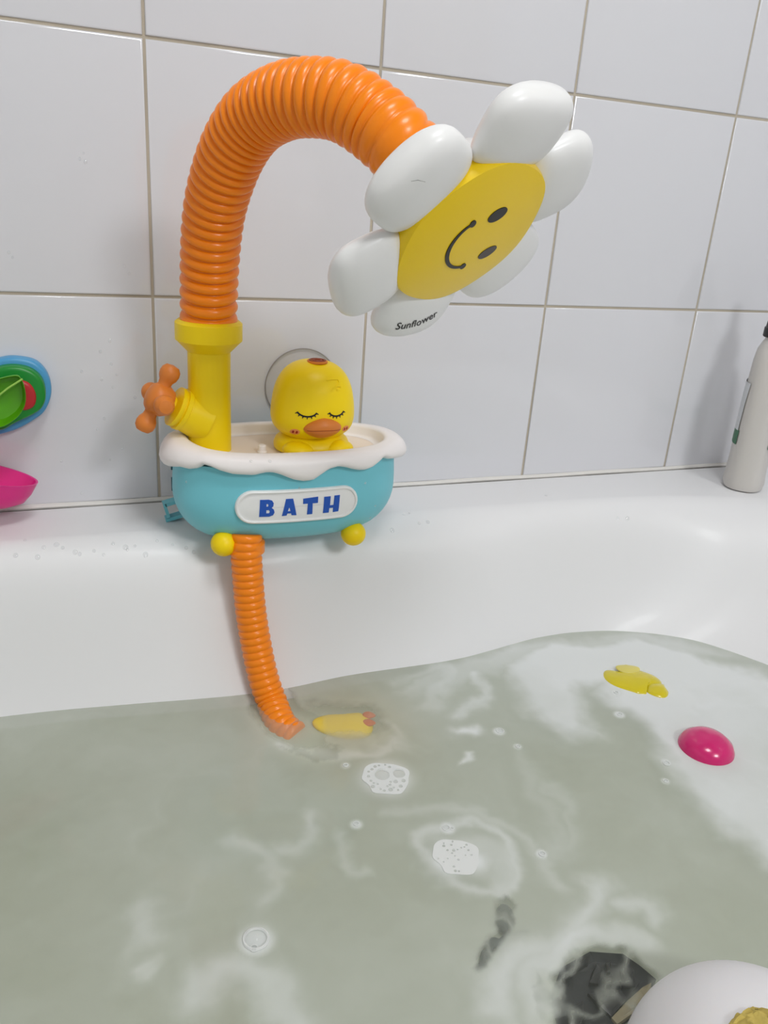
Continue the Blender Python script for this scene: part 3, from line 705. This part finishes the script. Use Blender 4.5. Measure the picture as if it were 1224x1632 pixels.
# ---------------------------------------------------------------- things in the water
# pink ball
p = at_z(1125, 1192, ZW)
mb = MB().lathe([(.0001, -.008), (.012, -.007), (.020, -.004), (.0230, 0), (.0228, .002), (.0205, .0068), (.0150, .0112), (.008, .0135), (.0001, .0142)], (p[0], p[1], ZW), N=56)
pb = mb.build('floating_ball', mat('magenta_rubber', 'd0186c', .22, coat=.3, noise=.06, nscale=60), None, loc=(p[0], p[1], ZW))
tag(pb, 'magenta rubber ball floating half sunk in the milky water near the far end', 'ball')
def wblob(name, pts, rs, zc, hs, m, parent=None, label=None, cat=None, jag=0, flat=.5, loc=None):
    """smooth chain of flattened cross-sections along a path lying in the water"""
    P = spline(pts, 40); P = [np.array((a, b2)) for a, b2 in P]; r = np.interp(np.linspace(0, 1, 40), np.linspace(0, 1, len(rs)), rs); h = np.interp(np.linspace(0, 1, 40), np.linspace(0, 1, len(hs)), hs)
    tt = np.linspace(-1, 1, 40); rd_ = np.clip(1 - np.abs(tt) ** 2.6, 0, 1) ** .5; r = np.maximum(r * rd_, .0002); h = np.maximum(h * (.25 + .75 * rd_) * (rd_ > 0) , .0002)
    R = []
    for i in range(40):
        t = P[min(i + 1, 39)] - P[max(i - 1, 0)]; t = t / (np.linalg.norm(t) + 1e-9); nn = np.array([-t[1], t[0]])
        R.append([(P[i][0] + nn[0] * r[i] * math.cos(2 * PI * j / 28), P[i][1] + nn[1] * r[i] * math.cos(2 * PI * j / 28), zc + h[i] * math.sin(2 * PI * j / 28) + jag * random.uniform(-1, 1)) for j in range(28)])
    o = MB().rings(R).build(name, m, parent, loc=loc, angle=60)
    if label: tag(o, label, cat)
    return o
xy = lambda u, v: tuple(at_z(u, v, ZW)[:2])
yt = empty('floating_duck', (*xy(1010, 1085), ZW), 'small yellow toy floating on its side in white suds by the far end', 'toy')
M_yw = mat('wet_yellow_rubber', 'd6c40a', .25, coat=.3, sss=.1)
wblob('body', [xy(964, 1068), xy(985, 1080), xy(1015, 1086), xy(1035, 1090), xy(1044, 1096)], [.013, .019, .023, .020, .013], ZW - .002, [.005, .006, .0072, .007, .005], M_yw, yt)
wblob('head', [xy(1030, 1090), xy(1044, 1098), xy(1056, 1102), xy(1066, 1104)], [.012, .0135, .0135, .010], ZW - .002, [.005, .0060, .0060, .004], M_yw, yt)
wblob('wing', [xy(980, 1068), xy(1000, 1072), xy(1018, 1070)], [.006, .0085, .006], ZW + .0034, [.002, .0026, .002], mat('pale_yellow_rubber', 'dccf6e', .3), yt)
sd = empty('submerged_duck', (*xy(550, 1145), ZW - .008), 'yellow toy duck with orange beak under the water beside the hose end', 'toy')
M_ys = mat('sunk_yellow_rubber', 'ffdf1c', .5)
wblob('body', [xy(498, 1140), xy(520, 1143), xy(555, 1147), xy(580, 1144), xy(594, 1142)], [.009, .013, .0165, .017, .013], ZW - .0070, [.004, .005, .0064, .006, .005], M_ys, sd)
for v0 in (1135, 1147): wblob('beak', [xy(578, v0), xy(588, v0 + 1), xy(599, v0 + 2)], [.004, .0046, .003], ZW - .0024, [.0018, .0020, .001], mat('beak_orange', 'd8641c', .5), sd)
# dark sunken toy: folded dark plastic facets
dk = empty('sunken_black_toy', (*xy(965, 1575), ZW - .01), 'black crumpled plastic toy just under the surface beside the white float', 'toy')
M_dk = mat('black_wet_plastic', '0c0d10', .35, noise=.3, nscale=40)
M_dk2 = mat('slate_plastic', '171a1d', .45, noise=.5, nscale=45)
M_br = mat('tan_edge', '8f8566', .5, noise=.4, nscale=120)
def slab(name, P, z0, z1, m, th=.003):
    w_ = [at_z(u, v, ZW) for u, v in P]; n = len(P); zz_ = [z0 + (z1 - z0) * (i % 3) / 2 for i in range(n)]
    c = np.mean([q_[:2] for q_ in w_], 0)
    R = [[(q_[0], q_[1], z - th) for q_, z in zip(w_, zz_)], [(q_[0], q_[1], z) for q_, z in zip(w_, zz_)], [(c[0] + (q_[0] - c[0]) * .7, c[1] + (q_[1] - c[1]) * .7, z + .0008) for q_, z in zip(w_, zz_)]]
    return MB().rings(R).build(name, m, dk, smooth=False)
slab('base_shell', [(882, 1572), (896, 1532), (942, 1508), (996, 1508), (1022, 1528), (1048, 1552), (1028, 1590), (990, 1625), (930, 1645), (895, 1640)], ZW - .0065, ZW - .0045, M_dk2)
slab('front_panel', [(938, 1577), (990, 1573), (1000, 1590), (976, 1614), (958, 1600)], ZW - .003, ZW - .0012, M_dk)
slab('side_panel', [(990, 1540), (1003, 1530), (1012, 1545), (1014, 1565), (992, 1568)], ZW - .003, ZW - .001, M_dk)
slab('fin', [(944, 1545), (952, 1530), (960, 1545), (955, 1562), (940, 1562)], ZW - .003, ZW - .001, M_dk)
slab('fin', [(966, 1530), (974, 1528), (974, 1545), (968, 1545)], ZW - .003, ZW - .0015, M_dk)
slab('fin', [(962, 1552), (978, 1550), (976, 1565), (966, 1566)], ZW - .003, ZW - .0015, M_dk)
slab('lower_panel', [(905, 1605), (930, 1590), (932, 1615), (922, 1638), (908, 1630)], ZW - .003, ZW - .0015, M_dk)
slab('rear_flap', [(896, 1550), (925, 1530), (940, 1522), (938, 1532), (915, 1545), (902, 1560)], ZW - .003, ZW - .001, M_dk)
slab('trim_edge', [(976, 1616), (1000, 1592), (1024, 1572), (1040, 1560), (1036, 1585), (1010, 1612), (985, 1626)], ZW - .003, ZW - .0008, M_br)
# grey sunken figure
gz = empty('sunken_grey_toy', (*xy(800, 1470), ZW - .008), 'small grey lizard-like toy dimly seen below the surface of the green water', 'toy')
M_gz = mat('grey_rubber', '3c4642', .5, noise=.4, nscale=150)
wblob('head', [xy(805, 1433), xy(806, 1450), xy(806, 1472), xy(803, 1478)], [.0055, .0064, .006, .005], ZW - .0045, [.002, .003, .003, .002], M_gz, gz)
wblob('body', [xy(812, 1480), xy(800, 1496), xy(786, 1494), xy(776, 1510), xy(770, 1528), xy(758, 1536)], [.004, .0045, .0034, .003, .0026, .002], ZW - .0045, [.001, .002, .002, .0016, .0016, .001], M_gz, gz)
wblob('leg', [xy(815, 1480), xy(830, 1477), xy(848, 1476)], [.0014, .0014, .001], ZW - .0045, [.0008, .001, .0006], M_gz, gz)
# white float near the camera with a yellow sponge
wc = Vector(at_d(1192, 1757, .415)); wr = 200 / F * .415
wf = empty('white_float', wc, 'large white rounded float with a yellow sponge patch, bottom right corner', 'toy')
MB().ball(wc, (wr, wr, wr * .985), None, 72, 48).build('shell', mat('white_float_plastic', 'e6e4e6', .5, sss=.1), wf)
sp = Vector(at_d(1262, 1662, .36)); dv = (sp - wc).normalized()
tgt = wc + dv * (wr * .90)
A_ = (dv.orthogonal().normalized(), dv.cross(dv.orthogonal().normalized()), dv)
mb = MB().ball(tgt, (.0235, .0235, .0115), A_, 48, 32)
mb.v = [tuple(Vector(v) + Vector((rng.uniform(-1, 1), rng.uniform(-1, 1), rng.uniform(-1, 1))) * .0011) for v in mb.v]
mb.build('sponge', mat('olive_sponge', 'c6b05c', .9, noise=.25, nscale=150, bump=.6, bscale=400), wf)

# ---------------------------------------------------------------- foam bubbles on the water
M_bub = mat('bubble_film', 'e8ece8', .05, alpha=.16, spec=.8)
M_suds = mat('white_suds', 'f0f2f0', .45, alpha=.8)
def bubble(u, v, r, label, rim=.28, cat='bubble', group=None):
    c = Vector(at_z(u, v, ZW)); e = empty('soap_bubble', c, label, cat, group)
    MB().lathe([(r, .0002), (r * .96, r * .25), (r * .8, r * .5), (r * .5, r * .68), (r * .2, r * .75), (.0001, r * .76)], c, N=24).build('bubble_dome', M_bub, e)
    MB().tube([c + Vector((r * math.cos(a), r * math.sin(a), .0004)) for a in np.linspace(0, 2 * PI, 25)], max(.0004, r * rim * .5), 6).build('bubble_rim', M_suds, e)
    return e
bubble(408, 1497, .0072, 'largest single soap bubble with a white rim, on the green water lower left')
bubble(405, 1512, .0022, 'small bubble touching the lower edge of the large lower-left bubble')
bubble(797, 1165, .0032, 'small bubble with white rim between the suds cluster and the yellow floating toy')
bubble(826, 1190, .0020, 'tiny bubble just right of and below the small rimmed bubble')
bubble(568, 1313, .0020, 'tiny white-rimmed bubble on the water below the holed suds patch')
bubble(711, 1320, .0026, 'small bubble on the swirl above the dense suds patch')
bubble(720, 1321, .0014, 'tiniest bubble on the swirl above the dense suds patch')
bubble(864, 1361, .0022, 'small bubble right of the dense suds patch')
bubble(551, 1220, .0018, 'tiny bubble left of the holed suds patch, below the hose end')
bubble(982, 1104, .0020, 'tiny dark bubble just below the yellow floating toy')
bubble(988, 1139, .0022, 'small dark bubble farther below the yellow floating toy')
bubble(1062, 1217, .0027, 'small grey bubble left of and below the magenta ball')
bubble(1061, 1245, .0018, 'tiny grey bubble lowest beside the magenta ball')
def suds(u, v, a, b2, label, holes, dens):
    c = Vector(at_z(u, v, ZW)); e = empty('suds_patch', c, label, 'suds')
    C = [(a * (1 + .10 * math.sin(3 * t + 1) + .05 * math.sin(7 * t)) * math.cos(t), b2 * (1 + .08 * math.sin(4 * t)) * math.sin(t)) for t in np.linspace(0, 2 * PI, 49)[:-1]]
    HL = [[(hx + hr * math.cos(t), hy + hr * math.sin(t)) for t in np.linspace(0, 2 * PI, 17)[:-1]] for hx, hy, hr in holes]
    fill(C, HL, lambda x, y, o: c + Vector((x, y, o)), .0001, .0005, dens=.0012).build('suds', M_suds, e, smooth=False)
    for hx, hy, hr in holes:
        MB().lathe([(hr, .0006), (hr * .85, .0006 + hr * .4), (hr * .4, .0006 + hr * .65), (.0001, .0006 + hr * .7)], c + Vector((hx, hy, 0)), N=16).build('bubble_dome', M_bub, e)
def ok_holes(cands, a, b2):
    out = []
    for h in cands:
        if (h[0] / (a - h[2] * 1.3)) ** 2 + (h[1] / (b2 - h[2] * 1.3)) ** 2 < .85 and all(math.hypot(h[0] - o[0], h[1] - o[1]) > (h[2] + o[2]) * 1.25 for o in out): out.append(h)
    return out
def wdir(u, v, u0, v0): p = at_z(u, v, ZW) - at_z(u0, v0, ZW); return float(p[0]), float(p[1])
big = [(*wdir(609, 1238, 615, 1243), .0058), (*wdir(636, 1236, 615, 1243), .0048)]
sm = [(rng.uniform(-.018, .018), rng.uniform(-.018, .018), rng.uniform(.0009, .0019)) for _ in range(400)]
suds(615, 1241, .0182, .0185, 'round patch of white suds with two large holes below the hose end', big + [h for h in ok_holes(sm, .0182, .0185) if all(math.hypot(h[0] - o[0], h[1] - o[1]) > (h[2] + o[2]) * 1.2 for o in big)][:24], .002)
sm = [(rng.uniform(-.016, .016), rng.uniform(-.018, .018), rng.uniform(.0006, .0012)) for _ in range(300)]
suds(727, 1366, .0160, .0165, 'dense white suds patch with pinprick bubbles in the swirl mid-water', ok_holes(sm, .0160, .0165)[:22], .002)

# ---------------------------------------------------------------- water drops
dm = None
def drop(pos, nrm, r, label, group, stretch=1.):
    global dm
    if dm is None:
        o = MB().lathe([(1, 0), (.93, .22), (.75, .40), (.45, .52), (.15, .56), (.0001, .565)], (0, 0, 0), N=14).build('water_drop', M_drop); dm = o.data
    else: o = bpy.data.objects.new('water_drop', dm); COL.objects.link(o)
    o.location = Vector(pos) + Vector(nrm) * .0001; o.rotation_mode = 'QUATERNION'; o.rotation_quaternion = Vector(nrm).to_track_quat('Z', 'Y'); o.scale = (r, r * stretch, r * .55)
    tag(o, label, 'water drop', group)
for u, v in [(130, 592), (162, 605), (177, 580), (175, 543), (166, 667), (155, 684), (195, 715), (175, 733), (130, 786), (186, 597), (180, 617), (133, 244), (127, 253), (14, 402), (20, 410), (198, 424), (206, 436), (136, 258), (98, 735), (215, 633), (160, 560)]:
    p = at_y(u, v, -.0001); drop(p, (0, -1, 0), random.uniform(.0009, .0016), 'clear water drop on the wall tiles left of the toy', 'water drops on the tiles', 1.3)
tb = bvh_of(tub)
for u, v in [(40, 861), (70, 872), (100, 873), (120, 880), (127, 883), (150, 878), (165, 884), (200, 872), (203, 876), (215, 870), (232, 884), (250, 862), (297, 873), (309, 880), (25, 885), (60, 888), (90, 868), (180, 866), (275, 868), (643, 820), (652, 818), (668, 834), (682, 832), (625, 845), (985, 825), (870, 790), (1000, 826)]:
    d = Vector(ray(u, v)).normalized(); h = tb.ray_cast(Vector(CC), d)
    if h[0]:
        n = h[1] if h[1].dot(d) < 0 else -h[1]; drop(h[0], n, random.uniform(.0012, .0024), 'clear water drop on the rounded white tub rim', 'water drops on the tub rim', 1.2)
fbv = bvh_of(foam); bbv = bvh_of(body)
for u, v, B in [(391, 757, fbv), (430, 735, fbv), (400, 735, fbv), (598, 806, bbv), (477, 778, bbv), (582, 770, bbv), (361, 851, bbv), (297, 768, bbv), (590, 825, bbv)]:
    d = Vector(ray(u, v)).normalized(); h = B.ray_cast(Vector(CC), d)
    if h[0]:
        n = h[1] if h[1].dot(d) < 0 else -h[1]; drop(h[0], n, random.uniform(.0010, .0018), 'clear water drop on the front of the teal and white shower toy', 'water drops on the shower toy')
